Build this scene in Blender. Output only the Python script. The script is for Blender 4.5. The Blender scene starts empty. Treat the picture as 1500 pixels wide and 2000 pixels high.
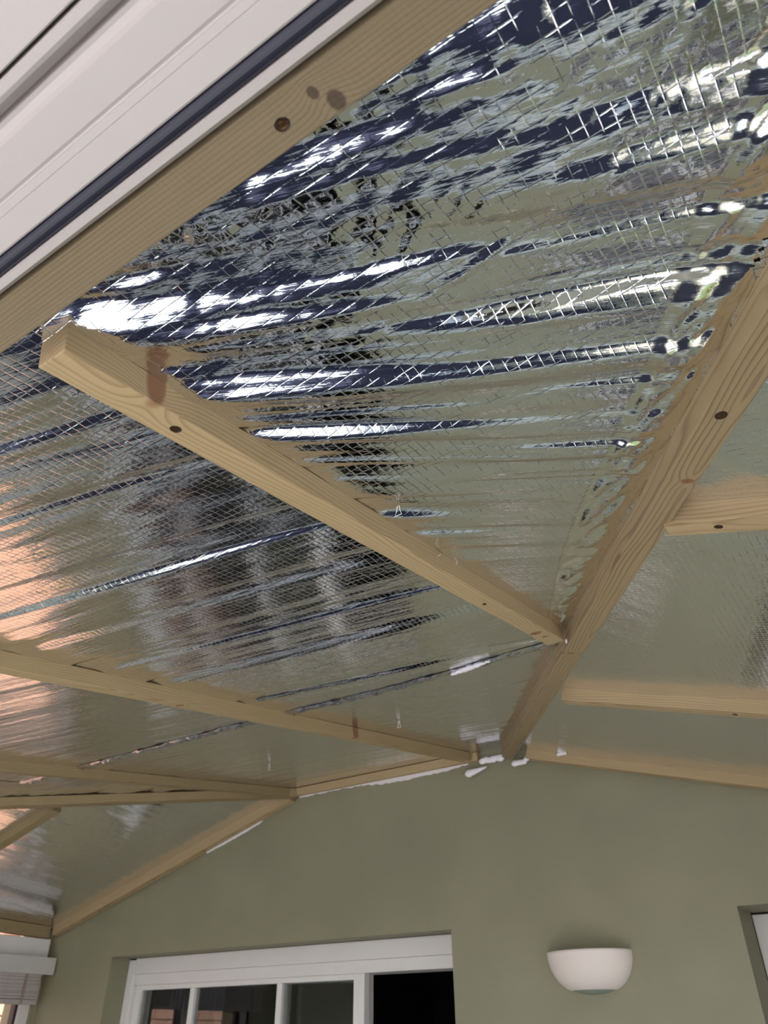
import bpy, bmesh, math, random
import numpy as np
from mathutils import Vector, Matrix
random.seed(7)
SC = bpy.context.scene
COL = SC.collection
H = 1.76                                   # eye height above the floor; all z below are floor-based

# ---------------------------------------------------------------- camera
cam_d = bpy.data.cameras.new('camera'); cam = bpy.data.objects.new('camera', cam_d); COL.objects.link(cam)
Rr = ((0.82912935, -0.32489465, -0.45495933), (0.55904288, 0.47608813, 0.67883072), (-0.00394773, -0.81718025, 0.57636868))
cam.matrix_world = Matrix(((Rr[0][0], -Rr[0][1], -Rr[0][2], 0), (Rr[1][0], -Rr[1][1], -Rr[1][2], 0), (Rr[2][0], -Rr[2][1], -Rr[2][2], H), (0, 0, 0, 1)))
cam_d.sensor_fit = 'VERTICAL'; cam_d.sensor_height = 36; cam_d.lens = 36 * 1460 / 2000
cam_d.clip_start = 0.02
cam_d.dof.use_dof = True; cam_d.dof.focus_distance = 1.0; cam_d.dof.aperture_fstop = 11
SC.camera = cam

# ---------------------------------------------------------------- sky, sun, exposure
SC.view_settings.view_transform = 'Standard'; SC.view_settings.look = 'None'
SC.view_settings.gamma = 1; SC.view_settings.use_curve_mapping = False
SC.view_settings.exposure = 1.28
SUN_DIR = Vector((0.36, -0.42, 0.83)).normalized()
w = bpy.data.worlds.new('sky'); SC.world = w; w.use_nodes = True
nt = w.node_tree; nt.nodes.clear()
sky = nt.nodes.new('ShaderNodeTexSky'); sky.sky_type = 'NISHITA'; sky.sun_disc = False
sky.sun_elevation = math.asin(SUN_DIR.z); sky.sun_rotation = math.atan2(SUN_DIR.x, SUN_DIR.y)
sky.air_density = 1.0; sky.dust_density = 2.5; sky.ozone_density = 1.0
bg = nt.nodes.new('ShaderNodeBackground'); bg.inputs[1].default_value = 0.30
wo = nt.nodes.new('ShaderNodeOutputWorld')
nt.links.new(sky.outputs[0], bg.inputs[0]); nt.links.new(bg.outputs[0], wo.inputs[0])
sl = bpy.data.lights.new('sun', 'SUN'); sl.energy = 5.5; sl.angle = math.radians(0.6); sl.color = (1, .97, .93)
so = bpy.data.objects.new('sun', sl); COL.objects.link(so); so.location = (3, -4, 6)
so.rotation_euler = SUN_DIR.to_track_quat('Z', 'Y').to_euler()

# ---------------------------------------------------------------- materials
def lin(c):
    return tuple(((v / 255) / 12.92 if v / 255 <= .04045 else ((v / 255 + .055) / 1.055) ** 2.4) for v in c) + (1,)
def newmat(name):
    m = bpy.data.materials.new(name); m.use_nodes = True
    return m, m.node_tree, m.node_tree.nodes['Principled BSDF']
def N(nt, t, **k):
    n = nt.nodes.new(t)
    for a, b in k.items(): setattr(n, a, b)
    return n
def mix(nt, fac, a, b, mode='MIX'):
    n = N(nt, 'ShaderNodeMix', data_type='RGBA', blend_type=mode)
    for i, v in ((0, fac), (6, a), (7, b)):
        if hasattr(v, 'is_output'): nt.links.new(v, n.inputs[i])
        else: n.inputs[i].default_value = v
    return n.outputs[2]
def math_(nt, op, a, b=0.0, c=None):
    n = N(nt, 'ShaderNodeMath', operation=op)
    for i, v in enumerate((a, b) if c is None else (a, b, c)):
        if hasattr(v, 'is_output'): nt.links.new(v, n.inputs[i])
        else: n.inputs[i].default_value = v
    return n.outputs[0]
def plain(name, rgb, rough=.5, metal=0, noise=.06, scale=12, bump=0, bscale=200, coat=0):
    m, nt, p = newmat(name)
    tc = N(nt, 'ShaderNodeTexCoord')
    ns = N(nt, 'ShaderNodeTexNoise'); ns.inputs['Scale'].default_value = scale; ns.inputs['Detail'].default_value = 4
    nt.links.new(tc.outputs['Object'], ns.inputs['Vector'])
    c = lin(rgb); d = tuple(v * (1 - noise * 2.2) for v in c[:3]) + (1,); e = tuple(min(1, v * (1 + noise * 2.2)) for v in c[:3]) + (1,)
    nt.links.new(mix(nt, ns.outputs[0], d, e), p.inputs['Base Color'])
    p.inputs['Roughness'].default_value = rough; p.inputs['Metallic'].default_value = metal
    if coat: p.inputs['Coat Weight'].default_value = coat
    if bump:
        n2 = N(nt, 'ShaderNodeTexNoise'); n2.inputs['Scale'].default_value = bscale; n2.inputs['Detail'].default_value = 3
        nt.links.new(tc.outputs['Object'], n2.inputs['Vector'])
        b = N(nt, 'ShaderNodeBump'); b.inputs['Strength'].default_value = bump; b.inputs['Distance'].default_value = .002
        nt.links.new(n2.outputs[0], b.inputs['Height']); nt.links.new(b.outputs[0], p.inputs['Normal'])
    return m

def wood(name, light, dark, seed, cy=.03, cz=.05, freq=260, knots=(), kcol=(120, 78, 48), wp=.055):
    """sawn softwood: growth rings round a pith that runs beside the batten, along local X"""
    m, nt, p = newmat(name)
    tc = N(nt, 'ShaderNodeTexCoord'); sep = N(nt, 'ShaderNodeSeparateXYZ')
    nt.links.new(tc.outputs['Object'], sep.inputs[0])
    x, y, z = sep.outputs
    def cmb(a, b, c):
        n = N(nt, 'ShaderNodeCombineXYZ')
        for i, v in enumerate((a, b, c)):
            if hasattr(v, 'is_output'): nt.links.new(v, n.inputs[i])
            else: n.inputs[i].default_value = v
        return n.outputs[0]
    def noise(vec, scale, det=3):
        n = N(nt, 'ShaderNodeTexNoise'); n.inputs['Scale'].default_value = scale; n.inputs['Detail'].default_value = det
        nt.links.new(vec, n.inputs['Vector']); return n.outputs[0]
    slow = noise(cmb(math_(nt, 'MULTIPLY', x, 2.2), math_(nt, 'ADD', math_(nt, 'MULTIPLY', y, 9), seed * 3.7), math_(nt, 'MULTIPLY', z, 9)), 1.0, 2)
    warp = math_(nt, 'MULTIPLY', math_(nt, 'SUBTRACT', slow, .5), wp)
    kn_mask = None
    dy = math_(nt, 'ADD', y, cy); dz = math_(nt, 'ADD', z, cz)
    rad = math_(nt, 'SQRT', math_(nt, 'ADD', math_(nt, 'MULTIPLY', dy, dy), math_(nt, 'MULTIPLY', dz, dz)))
    rad = math_(nt, 'ADD', rad, warp)
    for (kx, ky, kz, kr) in knots:
        ex = math_(nt, 'MULTIPLY', math_(nt, 'SUBTRACT', x, kx), .8)
        ey = math_(nt, 'MULTIPLY', math_(nt, 'SUBTRACT', y, ky), .6); ez = math_(nt, 'MULTIPLY', math_(nt, 'SUBTRACT', z, kz), .35)
        d = math_(nt, 'SQRT', math_(nt, 'ADD', math_(nt, 'ADD', math_(nt, 'MULTIPLY', ex, ex), math_(nt, 'MULTIPLY', ey, ey)), math_(nt, 'MULTIPLY', ez, ez)))
        q = math_(nt, 'DIVIDE', d, kr)
        # rings bulge round the knot
        g = math_(nt, 'POWER', 2.718, math_(nt, 'MULTIPLY', math_(nt, 'MULTIPLY', q, q), -.22))
        rad = math_(nt, 'ADD', rad, math_(nt, 'MULTIPLY', g, kr * 1.1))
        msk = N(nt, 'ShaderNodeMapRange'); msk.inputs[1].default_value = 1.05; msk.inputs[2].default_value = .75
        nt.links.new(q, msk.inputs[0]); kn_mask = msk.outputs[0] if kn_mask is None else math_(nt, 'MAXIMUM', kn_mask, msk.outputs[0])
    ph = math_(nt, 'FRACT', math_(nt, 'MULTIPLY', rad, freq))
    ring = N(nt, 'ShaderNodeValToRGB'); e = ring.color_ramp
    e.elements[0].position = 0; e.elements[0].color = (0, 0, 0, 1); e.elements[1].position = 1; e.elements[1].color = (.25, .25, .25, 1)
    for pos, v in ((.55, .12), (.80, .75), (.88, 1.0), (.96, .35)):
        el = e.elements.new(pos); el.color = (v, v, v, 1)
    nt.links.new(ph, ring.inputs[0])
    rfade = noise(cmb(math_(nt, 'MULTIPLY', x, 3), math_(nt, 'MULTIPLY', y, 30), math_(nt, 'ADD', math_(nt, 'MULTIPLY', z, 30), seed)), 1.0, 2)
    rf = math_(nt, 'MULTIPLY', ring.outputs[0], math_(nt, 'MULTIPLY_ADD', rfade, 1.1, .0))
    col = mix(nt, rf, lin(light), lin(dark))
    fib = noise(cmb(math_(nt, 'MULTIPLY', x, 14), math_(nt, 'MULTIPLY', y, 900), math_(nt, 'MULTIPLY', z, 900)), 1.0, 4)
    col = mix(nt, math_(nt, 'MULTIPLY', fib, .35), col, lin(tuple(v * .62 for v in dark)))
    saw = N(nt, 'ShaderNodeTexWave', bands_direction='X'); saw.inputs['Scale'].default_value = 60; saw.inputs['Distortion'].default_value = 2.0
    nt.links.new(tc.outputs['Object'], saw.inputs['Vector'])
    blot = noise(cmb(math_(nt, 'MULTIPLY', x, 5), math_(nt, 'MULTIPLY', y, 25), math_(nt, 'MULTIPLY', z, 25)), 1.0, 3)
    col = mix(nt, math_(nt, 'MULTIPLY', blot, .35), col, lin((146, 128, 92)))
    if kn_mask is not None: col = mix(nt, math_(nt, 'MULTIPLY', kn_mask, .8), col, lin(kcol))
    nt.links.new(col, p.inputs['Base Color']); p.inputs['Roughness'].default_value = .75
    b = N(nt, 'ShaderNodeBump'); b.inputs['Strength'].default_value = .35; b.inputs['Distance'].default_value = .0008
    hh = math_(nt, 'ADD', math_(nt, 'MULTIPLY', fib, .8), math_(nt, 'MULTIPLY', saw.outputs[1], .25)); hh = math_(nt, 'SUBTRACT', hh, math_(nt, 'MULTIPLY', ring.outputs[0], .3))
    nt.links.new(hh, b.inputs['Height']); nt.links.new(b.outputs[0], p.inputs['Normal'])
    return m

def foil_mat(name, scrim=True, rough=.07, tone=(0.86, 0.87, 0.90), crk=1.0):
    m, nt, p = newmat(name)
    p.inputs['Base Color'].default_value = tone + (1,); p.inputs['Metallic'].default_value = 1; p.inputs['Roughness'].default_value = rough
    uv = N(nt, 'ShaderNodeUVMap', uv_map='pleat'); sp = N(nt, 'ShaderNodeSeparateXYZ'); nt.links.new(uv.outputs[0], sp.inputs[0])
    def cmb(a, b, c=0.0):
        n = N(nt, 'ShaderNodeCombineXYZ')
        for i, v in enumerate((a, b, c)):
            if hasattr(v, 'is_output'): nt.links.new(v, n.inputs[i])
            else: n.inputs[i].default_value = v
        return n.outputs[0]
    def noise(vec, det=2, rgh=.5):
        n = N(nt, 'ShaderNodeTexNoise'); n.inputs['Scale'].default_value = 1; n.inputs['Detail'].default_value = det; n.inputs['Roughness'].default_value = rgh
        nt.links.new(vec, n.inputs['Vector']); return n.outputs[0]
    # long fine creases that follow the pleats, metres of height
    n1 = math_(nt, 'MULTIPLY', noise(cmb(math_(nt, 'MULTIPLY', sp.outputs[0], 170), math_(nt, 'MULTIPLY', sp.outputs[1], 14)), 3, .55), .00050 * crk)
    n2 = math_(nt, 'MULTIPLY', noise(cmb(math_(nt, 'MULTIPLY', sp.outputs[0], 60), math_(nt, 'MULTIPLY', sp.outputs[1], 55), 3.3), 4, .62), .00026 * crk)
    h = math_(nt, 'ADD', n1, n2)
    if scrim:
        uv2 = N(nt, 'ShaderNodeUVMap', uv_map='flat'); s2 = N(nt, 'ShaderNodeSeparateXYZ'); nt.links.new(uv2.outputs[0], s2.inputs[0])
        wob = noise(cmb(math_(nt, 'MULTIPLY', s2.outputs[0], 9), math_(nt, 'MULTIPLY', s2.outputs[1], 9)), 2)
        wob = math_(nt, 'MULTIPLY', wob, .006)
        lines = []
        pil = None
        for o in (0, 1):
            u = math_(nt, 'FRACT', math_(nt, 'DIVIDE', math_(nt, 'ADD', s2.outputs[o], wob), .012))
            d = math_(nt, 'ABSOLUTE', math_(nt, 'SUBTRACT', u, .5))      # .5 on the thread
            k = N(nt, 'ShaderNodeMapRange', interpolation_type='SMOOTHSTEP'); k.inputs[1].default_value = .42; k.inputs[2].default_value = .5
            nt.links.new(d, k.inputs[0]); lines.append(k.outputs[0])
            s = math_(nt, 'MULTIPLY', math_(nt, 'MULTIPLY', d, d), 4)
            pil = s if pil is None else math_(nt, 'ADD', pil, s)
        ln = math_(nt, 'MAXIMUM', lines[0], lines[1])
        brk = noise(cmb(math_(nt, 'MULTIPLY', s2.outputs[0], 42), math_(nt, 'MULTIPLY', s2.outputs[1], 42), 7.7), 2)
        bk2 = N(nt, 'ShaderNodeMapRange'); bk2.inputs[1].default_value = .42; bk2.inputs[2].default_value = .62; nt.links.new(brk, bk2.inputs[0])
        lnh = math_(nt, 'MULTIPLY', math_(nt, 'MULTIPLY', ln, math_(nt, 'MULTIPLY_ADD', bk2.outputs[0], .75, .25)), -.00017)
        h = math_(nt, 'ADD', h, lnh); h = math_(nt, 'ADD', h, math_(nt, 'MULTIPLY', math_(nt, 'MULTIPLY', pil, brk), -.00008))
    b = N(nt, 'ShaderNodeBump'); b.inputs['Strength'].default_value = 1.0; b.inputs['Distance'].default_value = 1.0
    nt.links.new(h, b.inputs['Height']); nt.links.new(b.outputs[0], p.inputs['Normal'])
    return m

M_FOIL = foil_mat('foil_quilted'); M_TAPE = foil_mat('foil_tape', scrim=False, rough=.13, tone=(.86, .85, .82), crk=1.2)
M_LAP = foil_mat('lap_tape_foil', scrim=False, rough=.25, tone=(.74, .74, .80), crk=2.0)
M_GREEN = plain('sage_paint', (138, 135, 109), .62, noise=.07, scale=3.6, bump=.15, bscale=160)
M_PVC = plain('white_pvc', (188, 181, 175), .35, noise=.012, scale=5)
M_PVC2 = plain('white_pvc_frame', (222, 219, 214), .38, noise=.02, scale=9)
M_GASK = plain('black_gasket', (34, 35, 50), .38, noise=.05)
M_GAP = plain('joint_gap', (52, 44, 42), .8)
M_FLOOR = plain('pale_floor', (176, 184, 178), .45, noise=.05, scale=3)
M_RUG = plain('navy_rug', (22, 25, 44), .9, noise=.15, scale=9, bump=.4)
M_PATIO = plain('pale_paving', (160, 155, 157), .8, noise=.1, scale=2)
M_GRASS = plain('lawn', (74, 98, 44), .9, noise=.3, scale=9)
M_HEDGE = plain('hedge_leaf', (52, 74, 34), .8, noise=.4, scale=14)
M_BRICK = plain('orange_brick', (214, 166, 138), .85, noise=.14, scale=7, bump=.5, bscale=90)
M_MORTAR = plain('pale_mortar', (206, 190, 170), .9, noise=.08, scale=30)
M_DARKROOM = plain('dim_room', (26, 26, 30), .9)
M_CER = plain('bisque_plaster', (226, 215, 205), .6, noise=.015, scale=14)
M_FROST = plain('grey_green_glass', (128, 140, 128), .25, noise=.02)
M_FILL = plain('white_filler', (236, 233, 234), .5, noise=.03, scale=40, bump=.4, bscale=120)
M_SCREW = plain('bronzed_screw', (92, 66, 44), .4, metal=.8)
M_HOLE = plain('screw_hole', (42, 30, 20), .8)
M_STAPLE = plain('bright_staple', (235, 235, 235), .3, metal=.5)
M_THREAD = plain('white_thread', (238, 234, 224), .7)
M_SLAT = plain('limed_slat', (176, 168, 162), .6, noise=.06, scale=20)
M_VAL = plain('pale_valance', (196, 193, 186), .5, noise=.02)
M_CORD = plain('ladder_tape', (150, 132, 120), .8)
M_INFLOOR = plain('dark_boards', (40, 32, 28), .5)
M_BLOCK = plain('light_block_grey', (60, 60, 60), .9)  # for the added slabs that block daylight above the foil
M_RED = plain('dark_red_cloth', (120, 42, 36), .9)
M_FENCE = plain('fence_wood', (120, 92, 66), .9, noise=.15)
m, nt, p = newmat('window_glass'); M_GLASS = m
p.inputs['Base Color'].default_value = (.95, .97, .97, 1); p.inputs['Roughness'].default_value = .02
p.inputs['Transmission Weight'].default_value = 1; p.inputs['IOR'].default_value = 1.45

# ---------------------------------------------------------------- mesh helpers
def link(name, bm, mats, parent=None, mat_w=None, smooth=False):
    me = bpy.data.meshes.new(name); bm.to_mesh(me); bm.free()
    for mm in (mats if isinstance(mats, (list, tuple)) else [mats]): me.materials.append(mm)
    if smooth:
        for f in me.polygons: f.use_smooth = True
    o = bpy.data.objects.new(name, me); COL.objects.link(o)
    if parent is not None: o.parent = parent
    elif mat_w is not None: o.matrix_world = mat_w
    return o
def empty(name, loc=(0, 0, 0)):
    o = bpy.data.objects.new(name, None); COL.objects.link(o); o.location = loc; return o
def tag(o, label=None, cat=None, group=None, kind=None):
    if label: o['label'] = label
    if cat: o['category'] = cat
    if group: o['group'] = group
    if kind: o['kind'] = kind
    return o
def bx(bm, x0, x1, y0, y1, z0, z1, bev=0, mi=0):
    vs = [bm.verts.new((x, y, z)) for x in (x0, x1) for y in (y0, y1) for z in (z0, z1)]
    fs = [bm.faces.new([vs[i] for i in q]) for q in ((0, 1, 3, 2), (4, 6, 7, 5), (0, 4, 5, 1), (2, 3, 7, 6), (0, 2, 6, 4), (1, 5, 7, 3))]
    for f in fs: f.material_index = mi
    if bev:
        es = list({e for f in fs for e in f.edges})
        bmesh.ops.bevel(bm, geom=es, offset=bev, segments=2, profile=.6, affect='EDGES')
def box(name, b, mat, parent=None, bev=.0, off=(0, 0, 0)):
    bm = bmesh.new(); bx(bm, b[0] - off[0], b[1] - off[0], b[2] - off[1], b[3] - off[1], b[4] - off[2], b[5] - off[2], bev)
    return link(name, bm, mat, parent)
def prism(bm, poly, a0, a1, axis='x', mi=0):
    """extrude a closed outline; axis x: poly in (y,z); axis y: poly in (x,z)"""
    def P(p, a): return (a, p[0], p[1]) if axis == 'x' else (p[0], a, p[1])
    A = [bm.verts.new(P(p, a0)) for p in poly]; B = [bm.verts.new(P(p, a1)) for p in poly]; n = len(poly)
    for i in range(n): bm.faces.new((A[i], A[(i + 1) % n], B[(i + 1) % n], B[i])).material_index = mi
    bm.faces.new(A[::-1]).material_index = mi; bm.faces.new(B).material_index = mi
    bmesh.ops.recalc_face_normals(bm, faces=bm.faces[:])
def tube(bm, pts, r, n=6):
    rings = []
    for i, p in enumerate(pts):
        p = Vector(p); d = (Vector(pts[min(i + 1, len(pts) - 1)]) - Vector(pts[max(i - 1, 0)])).normalized()
        u = d.orthogonal().normalized(); v = d.cross(u)
        rings.append([bm.verts.new(p + r * (math.cos(a) * u + math.sin(a) * v)) for a in (2 * math.pi * k / n for k in range(n))])
    for a, b in zip(rings, rings[1:]):
        for k in range(n): bm.faces.new((a[k], a[(k + 1) % n], b[(k + 1) % n], b[k]))
    bm.faces.new(rings[0][::-1]); bm.faces.new(rings[-1])

# ---------------------------------------------------------------- roof planes (z above the floor)
D = 2.85; XL = -4.09; XR = .42
def zP0(x, y): return H + .985 - .155 * (D - y) + 0 * x
def zP1(x, y): return H + .977 - .29 * (x + 1.3) - .0244 * (y - 2.8)
def zP2(x, y): return H + .29 * x - .03 * y + 1.765
P0N = Vector((0, -.155, 1)).normalized(); P1N = Vector((.29, .0244, 1)).normalized(); P2N = Vector((-.29, .03, 1)).normalized()
def v0(x, y): return Vector((x, y, zP0(x, y)))
def v1(x, y): return Vector((x, y, zP1(x, y)))
def v2(x, y): return Vector((x, y, zP2(x, y)))
def hipR(y):      # x where P0 meets P1
    return (.977 - .377 - .0244 * (y - 2.8) - .985 + .155 * (D - y)) / .29
def hipL(y): return (.985 - .155 * (D - y) + .03 * y - 1.765) / .29

# ---------------------------------------------------------------- setting: far (house) wall
def polyplate(name, pieces, y0, y1, mat):
    bm = bmesh.new()
    for pc in pieces: prism(bm, pc, y0, y1, 'y')
    return tag(link(name, bm, mat), kind='structure')
ZL = H + .343                                    # lintel height
DX0, DX1 = -3.567, -1.610                        # door opening
WX0, WX1 = -.561, .30                            # window opening
WB = .95
top = [(XL - .1, zP2(XL, D) + .02), (hipL(D), H + 1.02), (hipR(D), H + 1.02), (XR + .1, zP1(XR, D) + .02)]
polyplate('wall_far', [
    [(XL - .1, 0), (DX0, 0), (DX0, ZL), (XL - .1, ZL)], [(DX1, 0), (WX0, 0), (WX0, ZL), (DX1, ZL)],
    [(WX0, 0), (WX1, 0), (WX1, WB), (WX0, WB)], [(WX1, 0), (XR + .1, 0), (XR + .1, ZL), (WX1, ZL)],
    [(XL - .1, ZL), (XR + .1, ZL), top[3], top[2], top[1], top[0]]], D, D + .28, M_GREEN)
tag(box('floor', (XL - .1, XR + .1, -.06, D + .20, -.12, 0), M_FLOOR), kind='structure')
tag(box('floor_inner', (XL - .1, .7, D + .20, D + 4.2, -.12, -.002), M_INFLOOR), kind='structure')

rug = tag(box('rug', (-3.3, .36, .62, 2.33, .001, .016), M_RUG, bev=.004), 'navy rug on the pale floor, mirrored in the foil overhead', 'rug')
tag(box('baseboard_far', (DX1 + .0, WX1 + .1, D - .018, D - .001, 0, .11), M_PVC2, bev=.004), kind='structure')
# ---- patio, lawn, hedge, brick wall outside
t_patio = empty('ground'); tag(t_patio, kind='structure')
bm = bmesh.new(); bx(bm, -14, 12, -16, 12, -.3, -.14); tag(link('ground', bm, M_GRASS, None), kind='structure').location = (0, 0, 0)
bpy.data.objects.remove(t_patio)
pat = tag(box('patio_bed', (-5.1, 11, -7.9, 2.6, -.14, -.054), M_PATIO), kind='structure')
bm = bmesh.new(); bx(bm, 0, .592, 0, .592, 0, .035, .004); slab0 = link('paving_slab', bm, M_PATIO, pat); slab0.location = (-5.09, -4.19, -.052)
first = True
for i in range(16):
    for j in range(6):
        if first: first = False; continue
        s_ = slab0.copy(); COL.objects.link(s_); s_.location = (-5.09 + i * .6, -4.19 + j * .6 + .1, -.052 + random.uniform(-.002, .002))
slab0.location.y += .1
bm = bmesh.new(); bx(bm, -9, 9, -9.2, -8.2, -.14, 1.7)
bmesh.ops.subdivide_edges(bm, edges=bm.edges[:], cuts=26, use_grid_fill=True)
for v in bm.verts: v.co += Vector((random.uniform(-.09, .09), random.uniform(-.14, .14), random.uniform(-.1, .1)))
tag(link('garden_hedge', bm, M_HEDGE), 'clipped green hedge across the garden behind the viewer', 'hedge')

bm = bmesh.new(); bx(bm, -7.6, -6.6, -8.0, -.8, -.14, 2.2)
bmesh.ops.subdivide_edges(bm, edges=bm.edges[:], cuts=22, use_grid_fill=True)
for v in bm.verts: v.co += Vector((random.uniform(-.12, .12), random.uniform(-.09, .09), random.uniform(-.1, .1)))
tag(link('garden_hedge', bm, M_HEDGE), 'tall dark hedge down the left side of the garden', 'hedge')
BXF = -5.3                                       # face of the neighbour's wall
bw = tag(box('wall_outside', (BXF - .25, BXF - .012, -.4, 6.6, -.14, 3.1), M_MORTAR), kind='structure')
bm = bmesh.new(); bx(bm, -.1, 0, 0, .215, 0, .065, .004); bk = link('brick', bm, M_BRICK, bw)
placed = False
rest = bmesh.new()
for c in range(42):
    z = -.13 + c * .075
    for k in range(31):
        y = -.4 + k * .225 + (.1125 if c % 2 else 0)
        if y > 6.3: continue
        near = 2.9 < y < 4.1 and 1.1 < z < 2.35
        dx = random.uniform(-.003, .003)
        if near:
            if not placed: o = bk; placed = True
            else: o = bk.copy(); COL.objects.link(o)
            o.location = (BXF + dx, y, z)
        else: bx(rest, BXF - .1 + dx, BXF + dx, y, y + .215, z, z + .065)
tag(link('brick', rest, M_BRICK, bw), kind='stuff')

# ---- room behind the door (dim)
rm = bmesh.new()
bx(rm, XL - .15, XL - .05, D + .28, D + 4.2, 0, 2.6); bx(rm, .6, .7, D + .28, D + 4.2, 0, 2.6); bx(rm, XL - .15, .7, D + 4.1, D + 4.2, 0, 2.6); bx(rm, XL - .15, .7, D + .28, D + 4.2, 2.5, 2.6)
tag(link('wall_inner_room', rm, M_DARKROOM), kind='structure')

# ---------------------------------------------------------------- left wall with windows and blind
bm = bmesh.new()
bx(bm, XL - .25, XL, -.1, 1.55, -.1, H + .48); bx(bm, XL - .25, XL, 1.55, 2.82, -.1, .15)
bx(bm, XL - .25, XL, 2.82, D + .05, -.1, H + .48)
tag(link('wall_left', bm, M_GREEN), kind='structure')
def window(name, axis, c, a0, a1, z0, z1, mull, fw=.06, depth=.07, inward=1, sashes=True, transom=None):
    """white frame; axis 'x': plane x=c running along y. returns object"""
    def B(bm, a, b, d0, d1, e, f, bev=.004):
        if axis == 'x': bx(bm, d0, d1, a, b, e, f, bev)
        else: bx(bm, a, b, d0, d1, e, f, bev)
    d0, d1 = sorted((c, c - inward * depth)); gm = (d0 + d1) / 2
    bm = bmesh.new()
    B(bm, a0, a0 + fw, d0, d1, z0, z1); B(bm, a1 - fw, a1, d0, d1, z0, z1)
    B(bm, a0 + fw, a1 - fw, d0, d1, z0, z0 + fw); B(bm, a0 + fw, a1 - fw, d0, d1, z1 - fw, z1)
    xs = [a0 + fw] + [m for m in mull] + [a1 - fw]
    for m_ in mull: B(bm, m_ - fw * .6, m_ + fw * .6, d0, d1, z0 + fw, z1 - fw)
    fr = tag(link(name, bm, M_PVC2), kind='structure')
    edges = [a0 + fw] + [v for m_ in mull for v in (m_ - fw * .6, m_ + fw * .6)] + [a1 - fw]
    for i in range(0, len(edges), 2):
        e0, e1 = edges[i], edges[i + 1]
        bm = bmesh.new(); g = .014
        B(bm, e0, e0 + g, gm - .02, gm + .02, z0 + fw, z1 - fw, 0); B(bm, e1 - g, e1, gm - .02, gm + .02, z0 + fw, z1 - fw, 0)
        B(bm, e0 + g, e1 - g, gm - .02, gm + .02, z0 + fw, z0 + fw + g, 0); B(bm, e0 + g, e1 - g, gm - .02, gm + .02, z1 - fw - g, z1 - fw, 0)
        link('gasket', bm, M_GASK, fr)
        bm = bmesh.new(); B(bm, e0 + g * .5, e1 - g * .5, gm - .003, gm + .003, z0 + fw + g * .5, z1 - fw - g * .5, 0)
        link('pane', bm, M_GLASS, fr)
    return fr
window('window_1', 'x', XL - .02, 1.55, 2.82, .15, H + .36, (2.1,), fw=.06)
# pale head frame over the blind
tag(box('trim_1', (XL - .1, XL + .035, -.05, 2.82, H + .36, H + .445), M_PVC2, bev=.003), kind='structure')
tag(box('trim_2', (XL - .01, XL + .10, 1.50, 2.84, .11, .15), M_PVC2, bev=.004), kind='structure')

bl = empty('window_blind', (XL + .06, 1.6, H + .28)); tag(bl, 'pale slatted blind drawn up in a stack below its valance, left edge', 'blind')
ox = (XL + .06, 1.6, H + .28)
box('valance', (XL + .085, XL + .098, 1.50, 2.835, H + .280, H + .357), M_VAL, bl, .002, ox)
box('headrail', (XL + .038, XL + .083, 1.53, 2.78, H + .31, H + .35), M_VAL, bl, .002, ox)
bm = bmesh.new(); bx(bm, -.025, .025, -.625, .625, 0, .0060, .0008); sl0 = link('slat', bm, M_SLAT, bl)
zz = .158
sl_list = []
for i in range(22):
    o = sl0 if i == 0 else sl0.copy()
    if i: COL.objects.link(o)
    z = H + .172 + i * .0062
    o.location = (XL + .063 + random.uniform(-.0015, .0015) - ox[0], 2.152 + random.uniform(-.004, .004) - ox[1], z - ox[2])
    o.rotation_euler = (0, math.radians(random.uniform(-2, 2)), 0)
box('bottom_rail', (XL + .036, XL + .09, 1.53, 2.777, H + .150, H + .170), M_SLAT, bl, .003, ox)
for yy in (2.68, 2.15, 1.62):
    box('ladder_tape', (XL + .0885, XL + .0905, yy, yy + .016, H + .152, H + .318), M_CORD, bl, 0, ox)

# ---------------------------------------------------------------- right wall with window, front wall
bm = bmesh.new()
bx(bm, XR, XR + .25, -.1, .45, -.1, H + .47); bx(bm, XR, XR + .25, .45, 2.5, -.1, .25); bx(bm, XR, XR + .25, 2.5, D + .05, -.1, H + .47); bx(bm, XR, XR + .25, .45, 2.5, H + .36, H + .47)
tag(link('wall_right', bm, M_GREEN), kind='structure')
window('window_2', 'x', XR + .12, .45, 2.5, .25, H + .36, (1.45,))
bm = bmesh.new(); bx(bm, XL - .1, -2.25, -.10, .10, -.1, .75); bx(bm, XR, XR + .2, -.1, .1, -.1, H + .47)
tag(link('wall_front', bm, M_GREEN), kind='structure')
window('window_3', 'y', .03, XL, -2.25, .75, H + .5, (-3.2,), inward=1)
tag(box('trim_3', (-2.25, -2.17, -.06, .06, 0, H + .5), M_PVC2, bev=.004), kind='structure')

# ---------------------------------------------------------------- front head: white pvc profile overhead
zb = H + .525
prof = [(.1655, zb + .06), (.1655, zb + .009), (.1605, zb + .0006), (.1545, zb), (.1535, zb + .002), (.1535, zb + .014), (.1400, zb + .014), (.1400, zb + .001),
        (.1385, zb), (.1205, zb), (.1200, zb + .0006), (.1195, zb), (.1142, zb + .0001), (.1136, zb + .0022), (.1126, zb + .0024), (.1100, zb + .0008),
        (.0860, zb), (.0835, zb + .0030), (.0790, zb + .0036), (.0760, zb + .0030), (.0757, zb + .024), (.0685, zb + .024), (.0680, zb + .0022), (.0650, zb + .0002), (.0600, zb), (.0585, zb + .002), (.0582, zb + .018), (.0565, zb + .018),
        (.0562, zb + .002), (.0550, zb), (.032, zb), (.030, zb + .002), (.029, zb + .004), (.020, zb + .004), (.018, zb), (-.06, zb), (-.062, zb + .01), (-.062, zb + .14), (.15, zb + .14), (.15, zb + .06)]
bm = bmesh.new(); prism(bm, prof, XL - .05, XR + .1, 'x')
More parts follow.
